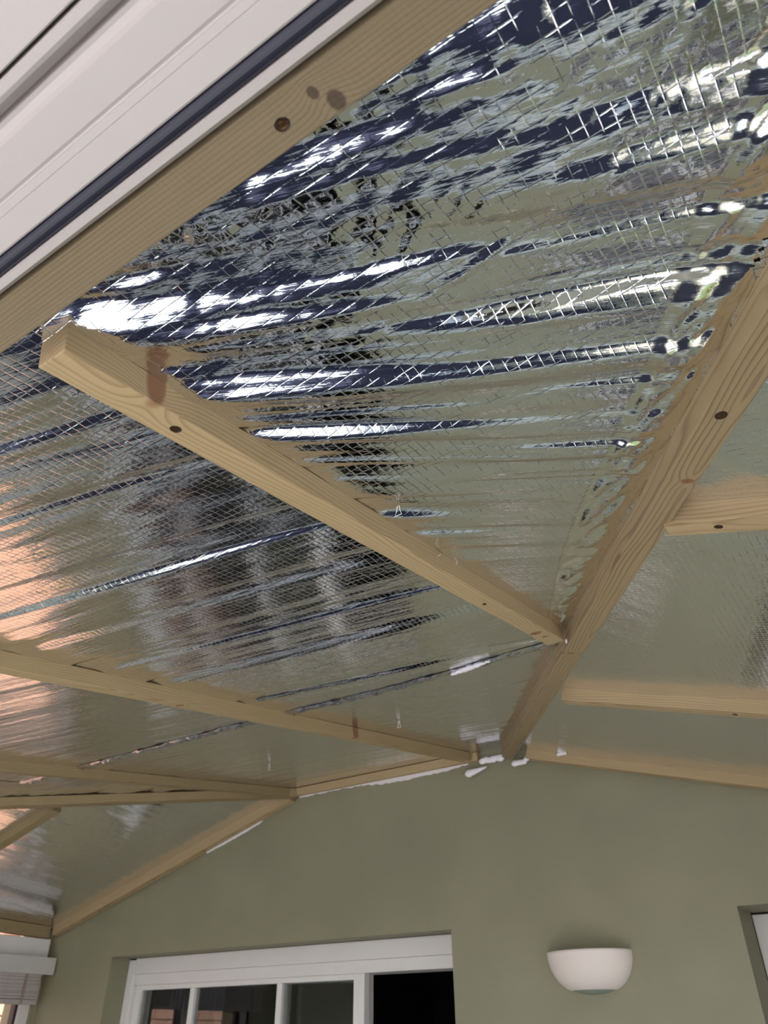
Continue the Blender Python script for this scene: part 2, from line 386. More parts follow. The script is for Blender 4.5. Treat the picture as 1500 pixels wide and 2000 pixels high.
hd = tag(link('trim_4', bm, M_PVC), kind='structure')
bm = bmesh.new(); n = 10
gp = [(.14675 + .0064 * math.cos(a), zb + .0045 - .0052 * math.sin(a)) for a in [math.pi * k / n for k in range(n + 1)]] + [(.1404, zb + .0135), (.1531, zb + .0135)]
prism(bm, gp, XL - .04, XR + .09, 'x'); link('gasket', bm, M_GASK, hd)
bm = bmesh.new(); bx(bm, XL - .04, XR + .09, .0567, .0580, zb + .013, zb + .0175); link('joint_gap', bm, M_GAP, hd)

# unseen slabs added above the foil to keep daylight out
def slab(name, pts, mat, lift0=.06, lift1=.09):
    bm = bmesh.new()
    A = [bm.verts.new(p + Vector((0, 0, lift0))) for p in pts]; B = [bm.verts.new(p + Vector((0, 0, lift1))) for p in pts]; n = len(pts)
    bm.faces.new(A[::-1]); bm.faces.new(B)
    for i in range(n): bm.faces.new((A[i], A[(i + 1) % n], B[(i + 1) % n], B[i]))
    return bm
bm = bmesh.new()
def addslab(pts):
    A = [bm.verts.new(p + Vector((0, 0, .06))) for p in pts]; B = [bm.verts.new(p + Vector((0, 0, .09))) for p in pts]; n = len(pts)
    bm.faces.new(A[::-1]); bm.faces.new(B)
    for i in range(n): bm.faces.new((A[i], A[(i + 1) % n], B[(i + 1) % n], B[i]))
ya, yb = .10, D + .05
addslab([v0(hipL(ya), ya), v0(hipR(ya), ya), v0(hipR(yb), yb), v0(hipL(yb), yb)])
addslab([v1(hipR(ya), ya), v1(XR + .2, ya), v1(XR + .2, yb), v1(hipR(yb), yb)])
addslab([v2(XL - .2, ya), v2(hipL(ya), ya), v2(hipL(yb), yb), v2(XL - .2, yb)])
tag(link('daylight_block', bm, M_BLOCK), kind='structure')

# ---------------------------------------------------------------- foil sheets
def lattice(seed, nx, ny): return np.random.RandomState(seed).rand(nx, ny) * 2 - 1
LAT = {}
def vnoise(u, v, seed):
    """smooth value noise on a wrapped lattice"""
    if seed not in LAT: LAT[seed] = lattice(seed, 256, 256)
    L = LAT[seed]; iu = np.floor(u).astype(int); iv = np.floor(v).astype(int); fu = u - iu; fv = v - iv
    fu = fu * fu * fu * (fu * (fu * 6 - 15) + 10); fv = fv * fv * fv * (fv * (fv * 6 - 15) + 10)
    a = L[iu % 256, iv % 256]; b = L[(iu + 1) % 256, iv % 256]; c = L[iu % 256, (iv + 1) % 256]; d = L[(iu + 1) % 256, (iv + 1) % 256]
    return (a * (1 - fu) + b * fu) * (1 - fv) + (c * (1 - fu) + d * fu) * fv
def fit_field(guides, x0, x1, y0, y1, deg=4):
    """potentials phi (across the pleats) and psi (along them) whose pleats follow the guide lines on the sheet"""
    P, T = [], []
    for g in guides:
        for a, b in zip(g, g[1:]):
            a = np.array(a); b = np.array(b); t = b - a; L = np.hypot(*t); t = t / L
            for k in range(max(2, int(L / .04))):
                f = (k + .5) / max(2, int(L / .04)); P.append(a + (b - a) * f); T.append((t[0] ** 2 - t[1] ** 2, 2 * t[0] * t[1]))
    P = np.array(P); T = np.array(T)
    gx, gy = np.meshgrid(np.linspace(x0, x1, 16), np.linspace(y0, y1, 16)); gx = gx.ravel(); gy = gy.ravel()
    d2 = (gx[:, None] - P[:, 0]) ** 2 + (gy[:, None] - P[:, 1]) ** 2 + .0008
    Wt = d2 ** -1.5; TT = (Wt[:, :, None] * T[None]).sum(1); ang = .5 * np.arctan2(TT[:, 1], TT[:, 0])
    tx, ty = np.cos(ang), np.sin(ang); nx, ny = -ty, tx
    cx, cy = (x0 + x1) / 2, (y0 + y1) / 2; sx, sy = (x1 - x0) / 2, (y1 - y0) / 2
    ex = [(i, j) for i in range(deg + 1) for j in range(deg + 1 - i) if i + j > 0]
    X = (gx - cx) / sx; Y = (gy - cy) / sy
    Dx = np.stack([(i * X ** max(i - 1, 0) * Y ** j) / sx if i else 0 * X for i, j in ex], 1)
    Dy = np.stack([(j * X ** i * Y ** max(j - 1, 0)) / sy if j else 0 * X for i, j in ex], 1)
    def solve(ax, ay, bx_, by_):   # gradient . a = 0, gradient . b = 1
        A = np.concatenate([3 * (Dx * ax[:, None] + Dy * ay[:, None]), Dx * bx_[:, None] + Dy * by_[:, None]])
        return np.linalg.lstsq(A, np.concatenate([np.zeros(len(gx)), np.ones(len(gx))]), rcond=None)[0]
    c1 = solve(tx, ty, nx, ny); c2 = solve(nx, ny, tx, ty)
    def ev(x, y):
        X = np.clip((x - cx) / sx, -1.15, 1.15); Y = np.clip((y - cy) / sy, -1.15, 1.15); B = [X ** i * Y ** j for i, j in ex]
        return sum(c * b for c, b in zip(c1, B)), sum(c * b for c, b in zip(c2, B))
    return ev
def pleats(ph, ps, seed, lam, slope, along):
    """sum of irregular folds; slope is the rms tilt they give, lam the fold spacing, along their length"""
    h = 0
    for k, (f, a) in enumerate(((1, 1.0), (2.1, .8), (4.3, .42))):
        l = lam / f
        wob = vnoise(ps / (along * .6), ph / (lam * 3), seed + 50 + k) * lam * .5
        n = vnoise((ph + wob) / l, ps / (along / f ** .4), seed + k)
        h = h + n * a * slope * l * .35
    return h
def gd(*g): return g
GA = [[(-0.065, 0.227), (-0.182, 0.239), (-0.249, 0.233)], [(0.009, 0.281), (-0.106, 0.265), (-0.236, 0.242), (-0.381, 0.229)], [(0.071, 0.352), (-0.008, 0.332), (-0.114, 0.323), (-0.253, 0.299), (-0.434, 0.257)],
      [(0.072, 0.424), (-0.027, 0.389), (-0.116, 0.378), (-0.252, 0.336), (-0.454, 0.275)], [(0.005, 0.499), (-0.15, 0.449), (-0.274, 0.411), (-0.41, 0.334), (-0.52, 0.254)],
      [(-0.045, 0.594), (-0.235, 0.5), (-0.377, 0.416), (-0.506, 0.32)], [(-0.101, 0.708), (-0.322, 0.536), (-0.526, 0.365)], [(-0.182, 0.854), (-0.375, 0.684), (-0.516, 0.545)],
      [(-0.255, 0.998), (-0.486, 0.796), (-0.528, 0.746)], [(-0.334, 1.116), (-0.536, 0.977)], [(-0.451, 1.336), (-0.58, 1.241)]]
GB = [[(-0.607, 0.327), (-0.71, 0.277)], [(-0.616, 0.473), (-0.745, 0.442), (-0.892, 0.391)], [(-0.645, 0.649), (-0.85, 0.618), (-1.165, 0.562)], [(-0.651, 0.954), (-0.918, 0.925), (-1.293, 0.867)],
      [(-0.874, 1.668), (-1.328, 1.583)], [(-0.83, 1.342), (-1.277, 1.315)], [(-0.701, 1.239), (-0.555, 1.309)]]
GC = [[(-1.446, 1.728), (-1.905, 1.632), (-2.254, 1.50)], [(-2.408, 1.667), (-1.82, 1.667), (-1.527, 1.727)], [(-1.835, 0.98), (-1.5, 1.05)], [(-2.295, 2.127), (-1.535, 2.121)], [(-1.161, 2.021), (-0.956, 2.087)]]
G1 = [[(-0.079, 0.941), (-0.06, 1.029)], [(-0.027, 0.8), (0.008, 0.877)], [(-0.308, 1.376), (-0.149, 1.478)], [(-0.241, 1.311), (-0.138, 1.554)], [(-0.722, 2.426), (-0.413, 2.719)]]
G2 = [[(-3.014, 2.216), (-3.058, 2.496)], [(-3.342, 2.081), (-3.411, 2.343)], [(-2.845, 2.643), (-2.851, 2.974)], [(-3.716, 2.236), (-3.682, 2.465)]]
fA = fit_field(GA, -.62, .2, .15, 1.7); fB = fit_field(GB, -1.55, -.5, .15, 1.8, 3); fC = fit_field(GC, -2.6, -.9, .9, 2.9, 2)
f1 = fit_field(G1, -1.3, .4, .2, 2.85, 2); f2 = fit_field(G2, -4.1, -2.4, .2, 2.85, 2)
def sm(x, a, b):
    t = np.clip((x - a) / (b - a), 0, 1); return t * t * (3 - 2 * t)
hr = lambda Y: (.977 - .377 - .0244 * (Y - 2.8) - .985 + .155 * (D - Y)) / .29
def crum(x, y, seed, a, l):
    h = 0
    for k in range(4):
        n = vnoise((x * .8 - y * .6) / (l * 2.0) * 1.9 ** k, (x * .6 + y * .8) / l * 1.9 ** k, seed + k); h = h + (.5 - np.abs(n)) * a / 2.0 ** k
    return h
def height0(x, y):
    """main slope: three bays between the battens; returns height, phi, psi"""
    pa, sa = fA(x, y); pb, sb = fB(x, y); pc, sc_ = fC(x, y)
    far = sm(y, .9, 1.7)
    near = 1 - sm(y, .35, 1.0)
    # bay A: strong pleats that die out toward the far end
    ampA = .36 * (1 - sm(y, .42, .85)) + .09 * (1 - far) + .012
    rdg = lambda p_, s_, l, L, sd, th: np.maximum(0, vnoise(p_ / l, s_ / L, sd) - th) * l
    thin = (1 - sm(y, .75, 1.12)) * sm(y, .30, .40)
    hA = pleats(pa, sa, 11, .050, 1.0, .6) * ampA + vnoise(pa / .16, sa / .5, 31) * .0070 * near * (.25 + .75 * sm(x, -.48, -.25)) + pleats(pa, sa, 12, .030, 1.0, .25) * .16 * (1 - sm(x, -.42, -.22)) * (1 - sm(y, .36, .5))
    hA = hA + (rdg(pa, sa, .026, .55, 15, .18) * .34 - rdg(pa, sa, .034, .5, 16, .22) * .30 + rdg(pa, sa, .019, .40, 17, .20) * .40) * thin + pleats(pa, sa, 18, .016, 1.0, .12) * (.12 * (1 - sm(y, .8, 1.3)) + .14 * (1 - sm(y, .28, .45))) 
    hA = hA + crum(x, y, 19, .0018, .024) * (1 - sm(y, .33, .47))
    ampB = .20 * (1 - sm(y, .3, .62)) + .045 * (1 - sm(y, .9, 1.9)) + .02
    hB = pleats(pb, sb, 21, .050, 1.0, .9) * ampB + pleats(pb, sb, 28, .018, 1.0, .5) * (.05 + .05 * (1 - sm(y, .9, 1.6))) + (rdg(pb, sb, .05, 1.2, 29, .3) * .30) + vnoise(pb / .22, sb / 1.0, 33) * .008 * (1 - sm(y, .2, .9))
    hC = pleats(pc, sc_, 27, .02, 1.0, .5) * (.05 + .07 * sm(-x, 1.5, 2.2)) + pleats(pc, sc_, 25, .06, 1.0, 1.0) * (.045 + .05 * sm(-x, 2.0, 2.6))
    wA = sm(x, -.572, -.536); wB = (1 - wA) * sm(x, -1.51, -1.47); wC = 1 - wA - wB
    rear = sm(y, 1.66, 1.70); hB2 = hB * (1 - rear) + hC * rear; hA2 = hA * (1 - rear * .9)
    # creases round the front batten line
    fr = (1 - sm(y, .17, .30)) * sm(x, -.6, -.5)
    h = wA * hA2 + wB * hB2 + wC * hC + fr * (vnoise(x / .018, y / .012, 41) * .0016 + vnoise(x / .05, y / .03, 42) * .004)
    ph = np.where(x > -.554, pa, np.where(x > -1.49, pb, pc)); ps = np.where(x > -.554, sa, np.where(x > -1.49, sb, sc_))
    # sag between battens, pulled flat under them
    sag = -.010 * np.sin(np.clip((x + 1.49) / .936, 0, 1) * np.pi) ** 2
    h = h + .0085 * np.exp(-np.maximum(y - .20, 0) / .026) * sm(x, -.42, -.22)
    for xb in (-.555, -1.467, -2.43):
        wb = np.exp(-((x - xb) / .034) ** 2); h = h * (1 - .8 * wb) - .0014 * wb
    wb = np.exp(-(np.maximum(hr(y) - x, 0) / .03) ** 2); h = h * (1 - .8 * wb)
    def crease(ax, ay, bx_, by_, wd, am):
        L = math.hypot(bx_ - ax, by_ - ay); t = ((x - ax) * (bx_ - ax) + (y - ay) * (by_ - ay)) / L / L
        d = ((x - ax) * (by_ - ay) - (y - ay) * (bx_ - ax)) / L + .003 * vnoise(t * 6, t * 0, 101)
        return am * np.exp(-(d / wd) ** 2) * sm(t, 0, .15) * (1 - sm(t, .85, 1))
    h = h + crease(-.235, .435, -.005, .405, .0035, -.0016) + crease(-.365, .445, -.12, .425, .003, -.0008) + crease(-.25, .33, -.13, .40, .004, .0008)
    return h + sag * .5, ph, ps
def sheet(name, x0, x1, y0, y1, step, zf, inside, hf, mat, parent=None, nrm=None, lift=0.0, origin=None):
    xs = np.arange(x0, x1 + step / 2, step); ys = np.arange(y0, y1 + step / 2, step)
    X, Y = np.meshgrid(xs, ys, indexing='ij'); Hh, PH, PS = hf(X, Y)
    Z = zf(X, Y) + Hh + lift
    ok = inside(X, Y); nx, ny = X.shape
    quad = ok[:-1, :-1] & ok[1:, :-1] & ok[1:, 1:] & ok[:-1, 1:]
    idx = np.arange(nx * ny).reshape(nx, ny)
    q = np.stack([idx[:-1, :-1], idx[:-1, 1:], idx[1:, 1:], idx[1:, :-1]], -1)[quad]     # wound to face down
    used = np.unique(q); remap = -np.ones(nx * ny, int); remap[used] = np.arange(len(used)); q = remap[q]
    og = np.array(origin if origin is not None else (x0, y0, 0.0))
    co = np.stack([X.ravel(), Y.ravel(), Z.ravel()], -1)[used] - og
    me = bpy.data.meshes.new(name); me.vertices.add(len(co)); me.vertices.foreach_set('co', co.astype(np.float32).ravel())
    me.loops.add(q.size); me.loops.foreach_set('vertex_index', q.astype(np.int32).ravel())
    me.polygons.add(len(q)); me.polygons.foreach_set('loop_start', np.arange(0, q.size, 4, dtype=np.int32)); me.polygons.foreach_set('loop_total', np.full(len(q), 4, dtype=np.int32))
    me.update(calc_edges=True)
    me.polygons.foreach_set('use_smooth', np.ones(len(q), bool))
    ph = PH.ravel()[used][q.ravel()]; ps = PS.ravel()[used][q.ravel()]
    u = me.uv_layers.new(name='pleat'); u.data.foreach_set('uv', np.stack([ph, ps], -1).astype(np.float32).ravel())
    u = me.uv_layers.new(name='flat'); u.data.foreach_set('uv', np.stack([X.ravel()[used][q.ravel()], Y.ravel()[used][q.ravel()]], -1).astype(np.float32).ravel())
    me.materials.append(mat)
    o = bpy.data.objects.new(name, me); COL.objects.link(o); o.location = tuple(og)
    if parent is not None: o.parent = parent; o.matrix_parent_inverse = parent.matrix_world.inverted() if False else Matrix.Identity(4); o.location = Vector(tuple(og)) - parent.location
    return o
hr_ = lambda Y: (.977 - .377 - .0244 * (Y - 2.8) - .985 + .155 * (D - Y)) / .29
hl = lambda Y: (.985 - .155 * (D - Y) + .03 * Y - 1.765) / .29
YF = .150; SEAM = 1.675
tape_e = lambda X, Y: np.where((Y > .30) & (Y < 1.62), hr(Y) - .115 - .012 * np.sin(Y * 7) + .035 * sm(Y, .6, 1.5), hr(Y) + .012)
s0 = sheet('foil_sheet', -2.75, .48, YF, SEAM, .0042, zP0, lambda X, Y: (X < tape_e(X, Y) + .0110) & (X > -2.75), height0, M_FOIL)
tag(s0, 'large pleated silver foil sheet between the front batten and the taped lap joint', 'foil', 'foil insulation sheets')
# far left portion of the same sheet is coarse: out of view or very oblique
s0b = sheet('sheet_end', -4.1, -2.7501, YF, SEAM, .012, zP0, lambda X, Y: X > hl(Y) - .03, height0, M_FOIL, parent=s0)
s1 = sheet('foil_sheet', -3.2, -1.1, SEAM, D, .006, zP0, lambda X, Y: (X < hr(Y) + .015) & (X > hl(Y) - .03), height0, M_FOIL, lift=.0015)
s1_r = sheet('sheet_end', -1.1001, -.6, SEAM, D, .006, zP0, lambda X, Y: (X < hr(Y) + .015), height0, M_FOIL, parent=s1, lift=.0015)
tag(s1, 'smoother silver foil sheet running from the lap joint up to the green wall', 'foil', 'foil insulation sheets')
def height1(x, y):
    p_, s_ = f1(x, y); n = 1 - sm(y, 1.0, 1.5)
    h = pleats(p_, s_, 61, .035, 1.0, .4) * (.13 * n + .03)
    for yb in (1.069, 2.022):
        wb = np.exp(-((y - yb) / .03) ** 2); h = h * (1 - .8 * wb) - .002 * wb
    return h - .001, p_, s_
s2 = sheet('foil_sheet', -1.5, XR + .02, YF, D, .006, zP1, lambda X, Y: X > hr(Y) - .015, height1, M_FOIL)
tag(s2, 'silver foil sheet on the right slope, beyond the thick diagonal hip batten', 'foil', 'foil insulation sheets')
def height2(x, y):
    p_, s_ = f2(x, y)
    return pleats(p_, s_, 71, .05, 1.0, .5) * .10 + pleats(p_, s_, 77, .018, 1.0, .35) * .10 - .002 , p_, s_
s3 = sheet('foil_sheet', XL - .01, -2.3, YF, D, .008, zP2, lambda X, Y: X < hl(Y) + .03, height2, M_FOIL)
tag(s3, 'silver foil sheet on the left slope above the blind, mirroring orange brick', 'foil', 'foil insulation sheets')

# tape along the hip and along the lap joint: crumpled strips stuck on the foil
def h_tape(x, y):
    h, p_, s_ = height0(x, y)
    d = (hr(y) - x) * .86
    return h + (crum(x, y, 81, .0058, .034) - .0042) * sm(hr(y) - x, .0, .03) * sm(x - tape_e(x, y), .008, .03) * sm(y, .305, .33) * (1 - sm(y, 1.58, 1.61)) , p_, s_
tp = sheet('joint_tape', -2.75 + 476 * .0042, .32, YF + 34 * .0042, 1.63, .0042, zP0, lambda X, Y: (X < hr(Y) + .008) & (X > tape_e(X, Y)) & (Y > .30) & (Y < 1.62), h_tape, M_TAPE, parent=s0, lift=-.0002)
tag(tp, 'smooth crumpled foil tape along the hip batten')
def h_lap(x, y):
    h, p_, s_ = height0(x, y)
    c = SEAM - .034 + .006 * np.sin(x * 4.1); d = np.abs(y - c)
    return h + (crum(x, y, 95, .0055, .018) - .0050) * (1 - sm(d, .012, .026)), x * 1.0, y * 1.0
lp = sheet('lap_tape', -2.75, -.47, YF + 345 * .0042, SEAM - .001, .0042, zP0, lambda X, Y: np.abs(Y - (SEAM - .034 + .006 * np.sin(X * 4.1))) < .025 + .004 * vnoise(X / .07, Y * 0, 97), h_lap, M_LAP, parent=s0, lift=-.0006)
tag(lp, 'wrinkled violet-grey tape over the lap joint')

# ---------------------------------------------------------------- battens
WOODS = dict(
    pale=wood('pine_pale', (194, 170, 128), (140, 112, 72), 1, .012, .070, 150),
    ridge=wood('pine_ridge', (166, 145, 108), (76, 57, 35), 2, .012, .045, 125, knots=((.50, .012, -.042, .005), (.86, -.008, -.042, .006), (1.68, .006, -.042, .006))),
    b1=wood('pine_knotty', (196, 172, 128), (128, 98, 60), 3, .030, .060, 170, knots=((.112, -.021, -.008, .012), (1.205, .004, -.035, .009), (1.245, .0, -.035, .005))),
    b2=wood('pine_third', (182, 160, 116), (130, 102, 64), 4, .020, .070, 160, knots=((1.75, -.02, -.01, .014), (1.0, .0, -.035, .008))),
    front=wood('pine_front', (138, 124, 98), (96, 80, 56), 5, .060, .030, 260, knots=((2.128, .010, -.036, .0055), (2.118, -.004, -.036, .0035)), kcol=(66, 52, 40), wp=.018),
    dull=wood('pine_dull', (160, 140, 100), (112, 90, 60), 6, .030, .040, 180))
def batten(name, label, a, b, up, wd, t, mat, group=None, cat='batten', notch=None, skewA=0, skewB=0):
    """a, b: ends of the centre line of the face that touches the foil; up: away from the room"""
    a = Vector(a); b = Vector(b); X = (b - a).normalized(); Z = (up - up.dot(X) * X).normalized(); Y = Z.cross(X); L = (b - a).length
    bm = bmesh.new(); n = 14
    bx(bm, 0, L, -wd / 2, wd / 2, -t, 0, .0016)
    for v in bm.verts:
        if v.co.x < L / 2: v.co.x += skewA * v.co.y
        else: v.co.x += skewB * v.co.y
    Mx = Matrix(((X.x, Y.x, Z.x, a.x), (X.y, Y.y, Z.y, a.y), (X.z, Y.z, Z.z, a.z), (0, 0, 0, 1)))
    o = link(name, bm, mat); o.matrix_world = Mx
    tag(o, label, cat, group)
    return o
def screw(bat, x, y, t, r=.0055, tilt=0):
    bm = bmesh.new()
    rings = [(r * 1.35, -t - .0004), (r * 1.3, -t - .0009), (r * 1.0, -t - .0004), (r * .55, -t + .0), (r * .3, -t - .0002)]
    prev = None
    for (rr, z) in rings:
        rg = [bm.verts.new((x + rr * 1.15 * math.cos(a) + random.uniform(-.0003, .0003), y + rr * math.sin(a) + random.uniform(-.0003, .0003), z)) for a in [2 * math.pi * k / 14 for k in range(14)]]
        if prev:
            for k in range(14): bm.faces.new((prev[k], rg[k], rg[(k + 1) % 14], prev[(k + 1) % 14])).material_index = 0 if rr > r * .9 else 1
        prev = rg
    bm.faces.new(prev).material_index = 1
    bmesh.ops.recalc_face_normals(bm, faces=bm.faces[:])
    return link('screw', bm, [M_HOLE, M_SCREW], bat)
def staple(bat, x, y, z, l=.010, ang=.5):
    bm = bmesh.new(); c, s_ = math.cos(ang) * l / 2, math.sin(ang) * l / 2
    tube(bm, [(x - c, y, z - s_ + .0), (x - c, y - .0012, z - s_), (x + c, y - .0012, z + s_), (x + c, y, z + s_)], .0008, 5)
    return link('staple', bm, M_STAPLE, bat)
GR = 'timber battens under the roof'
T = .0345
# front batten, parallel to the walls overhead
E = batten('timber_batten', 'greyish batten beside the white plastic head, running across the upper left corner', v0(-2.3, .184), v0(.42, .184), P0N, .040, .036, WOODS['front'], GR)
screw(E, -.2140 + 2.3, .001, .036, .0040)
b1 = batten('timber_batten', 'knotty pale batten with a sawn free end hanging near the upper left', v0(-.555, .238), v0(-.555, 1.535), P0N, .042, T, WOODS['b1'], GR)
screw(b1, .160, .0, T, .0045); screw(b1, .95, .003, T, .003)
Yc = -.0212
for (x, z, l, an) in ((.735, -.010, .012, .6), (.800, -.004, .011, .8)): staple(b1, x, Yc, z, l, an)
b2 = batten('timber_batten', 'long batten crossing the middle left, meeting the wall batten left of the thick hip batten', v0(-1.467, .25), v0(-1.467, 2.79), P0N, .042, T, WOODS['b2'], GR)
b3 = batten('timber_batten', 'batten low on the left, just above the sloping hip batten it meets', v0(-2.430, .25), v0(-2.430, 2.79), P0N, .042, T, WOODS['dull'], GR)
# right hip (thick diagonal)
def hipv(y, dx=0): return Vector((hr(y) + dx, y, zP0(0, y) - .004))
hipup = (P0N * .55 + P1N * .45).normalized()
hm0 = hipv(.20, .029); hm1 = hipv(2.838, .029)
hm = batten('hip_batten', 'thick diagonal batten with bold grain and a dark knot, rising to the right edge', hm0, hm1, hipup, .047, .042, WOODS['ridge'], GR)
screw(hm, .70, .002, .042, .0055)
b4 = batten('hip_batten', 'dull batten running level to the left edge just below the rafter batten', Vector((hl(1.2) + .0, 1.2, zP0(0, 1.2) - .004)), Vector((hl(2.83), 2.83, zP0(0, 2.83) - .004)), (P0N + P2N).normalized(), .045, .036, WOODS['dull'], GR)
# right slope rafters
def hx(y): return hr(y)
b6 = batten('timber_batten', 'short pale batten with a screw, upper of the two right of the hip batten', v1(-.168, 1.069), v1(XR, 1.069), P1N, .042, T, WOODS['pale'], GR)
screw(b6, .078, .0, T, .0042)
b7 = batten('timber_batten', 'pale batten right of the hip, lower of the two above the wall batten', v1(-.722, 2.022), v1(XR, 2.022), P1N, .042, T, WOODS['pale'], GR)
screw(b7, .46, .0, T, .004)
b8 = batten('wall_batten', 'pale batten along the top of the green wall, sloping down to the right edge', v1(-1.20, 2.829), v1(XR, 2.829), P1N, .040, T, WOODS['pale'], GR)
b11 = batten('wall_batten', 'short batten along the wall top between the two rafters, above the white filler', v0(-2.395, 2.829), v0(-1.425, 2.829), P0N, .040, T, WOODS['pale'], GR)
b10 = batten('wall_batten', 'long batten climbing the wall top from the left corner', v2(-4.05, 2.829), v2(-2.44, 2.829), P2N, .040, T + .012, WOODS['pale'], GR)
b5 = batten('timber_batten', 'short batten running down to the left edge below the hip batten', v2(-4.0, 1.985), v2(-3.02, 1.985), P2N, .042, T, WOODS['dull'], GR)
b9 = batten('wall_batten', 'brownish batten along the left eaves above the white head frame', Vector((XL + .022, .3, zP2(XL + .03, .3) + .0)), Vector((XL + .022, 2.80, zP2(XL + .03, 2.80))), Vector((0, 0, 1)), .040, .056, WOODS['dull'], GR)
for k, xx in enumerate((.35, .75, 1.1, 1.3)): screw(b10, xx, -.004, T + .012, .003)
for k, xx in enumerate((.3, .8)): screw(b11, xx, 0, T, .0028)

# ---------------------------------------------------------------- filler, threads
def lumpy(name, pts, r, label, seed, cat='filler', squash=1.0, parent=None, grp=None):
    rnd = random.Random(seed); bm = bmesh.new()
    for (x, y, z, k) in pts:
        mt = Matrix.Translation((x, y, z)) @ Matrix.Diagonal((k * 1.3, k * .7, k * squash, 1))
        bmesh.ops.create_icosphere(bm, subdivisions=3, radius=r, matrix=mt)
    for v in bm.verts: v.co += Vector((rnd.uniform(-1, 1), rnd.uniform(-1, 1), rnd.uniform(-1, 1))) * r * .09
    o = link(name, bm, M_FILL, parent, smooth=True)
    if label: tag(o, label, cat, grp)
    return o
yw = 2.842
lumpy('filler_bead', [(-1.405 + i * .016, yw - .02, H + .940 + .002 * math.sin(i * 2), 1 + .2 * math.sin(i * 3)) for i in range(6)], .0125, 'knobbly white filler bead on the wall top in the gap left of the hip batten', 1)
lumpy('filler_bead', [(-1.26 + i * .013, yw - .024, H + .905 + (.010 * max(0, i - 3)), 1.1 - .05 * i) for i in range(8)], .011, 'smeared white filler round the foot of the thick hip batten', 2)
lumpy('filler_bead', [(-1.475 + i * .011, yw - .012, H + .903 + i * .0018, 1.3 - .14 * i) for i in range(8)], .012, 'torn white filler lump hanging under the end of the wall batten', 3)
# long torn filler strip under the wall batten
bm = bmesh.new(); rnd = random.Random(5); up_, lo_ = [], []
for i in range(60):
    x = -2.40 + i * .0155; g = max(0, 1 - abs((x + 1.78) / .27) ** 3) if -2.1 < x < -1.45 else 0
    h_ = .001 + .013 * g + rnd.uniform(-.003, .003)
    lo_.append((x, H + .9465 - h_)); up_.append((x, H + .957))
prism(bm, lo_ + up_[::-1], 2.843, 2.8495, 'y')
tag(link('filler_strip', bm, M_FILL), 'ragged white filler strip along the wall under the short wall batten', 'filler')
bm = bmesh.new(); up_, lo_ = [], []
for i in range(40):
    x = -2.98 + i * .009; zz_ = zP2(x, D) - .052
    lo_.append((x, zz_ - .005 * math.sin(math.pi * i / 39) ** .5 - rnd.uniform(0, .003))); up_.append((x, zz_ + .006))
prism(bm, lo_ + up_[::-1], 2.843, 2.8495, 'y')
tag(link('filler_strip', bm, M_FILL), 'thin white filler line under the batten climbing the wall at left', 'filler')
lumpy('filler_patch', [(-.86 - .02 + i * .018, 1.640 - .003 * i, zP0(0, 1.64) - .013, 1.2 - abs(i - 2.5) * .18) for i in range(7)], .011, 'torn white patch on the lap tape left of the knotty batten end', 6, squash=.35)
lumpy('filler_blob', [(-.532 + i * .008, 1.565 + i * .010, zP0(0, 1.57) - .030 + .003 * i, 1) for i in range(4)], .0075, 'small white filler plug at the joint of knotty batten and hip batten', 8)
lumpy('filler_blob', [(-.545 + i * .006, 1.612, zP0(0, 1.61) - .010, .8) for i in range(3)], .007, 'tiny white filler dab just above the plug by the hip batten', 9)
lumpy('filler_blob', [(-.575, 1.46, zP0(0, 1.46) - .004, .8), (-.565, 1.46, zP0(0, 1.46) - .004, .7)], .006, 'tiny white dab on the foil over the far end of the knotty batten', 10)
lumpy('filler_blob', [(-1.065 + i * .012, 2.80, zP1(-1.06, 2.80) - .006, .8) for i in range(3)], .008, 'small white dab on the wall batten just right of the hip', 11)
def thread(x, y, L, label, dx=0, loop=True, z0=None):
    z = (zP0(x, y) if z0 is None else z0) - .002
    pts = [(x, y, z), (x - .002, y + .001, z - L * .5), (x - .006, y + .002, z - L), (x + .006, y + .002, z - L * .98), (x + .004, y + .001, z - L * .5), (x + .003, y, z)]
    bm = bmesh.new(); tube(bm, pts, .0007, 5); tag(link('thread_loop', bm, M_THREAD), label, 'thread')
thread(-.497, .778, .016, 'white thread loop dangling from the big foil sheet near the knotty batten')
thread(-1.30, 2.02, .022, 'white thread end hanging from the foil between hip batten and long batten')
thread(-2.02, 2.2, .026, 'white thread end hanging from the foil above the short wall batten')
# dark seam folds on the big sheet
def fold(pts, r, mat=M_FOIL):
    bm = bmesh.new(); tube(bm, [v0(x, y) - Vector((0, 0, .0005)) for x, y in pts], r, 8)
    return link('crease_fold', bm, mat, None)

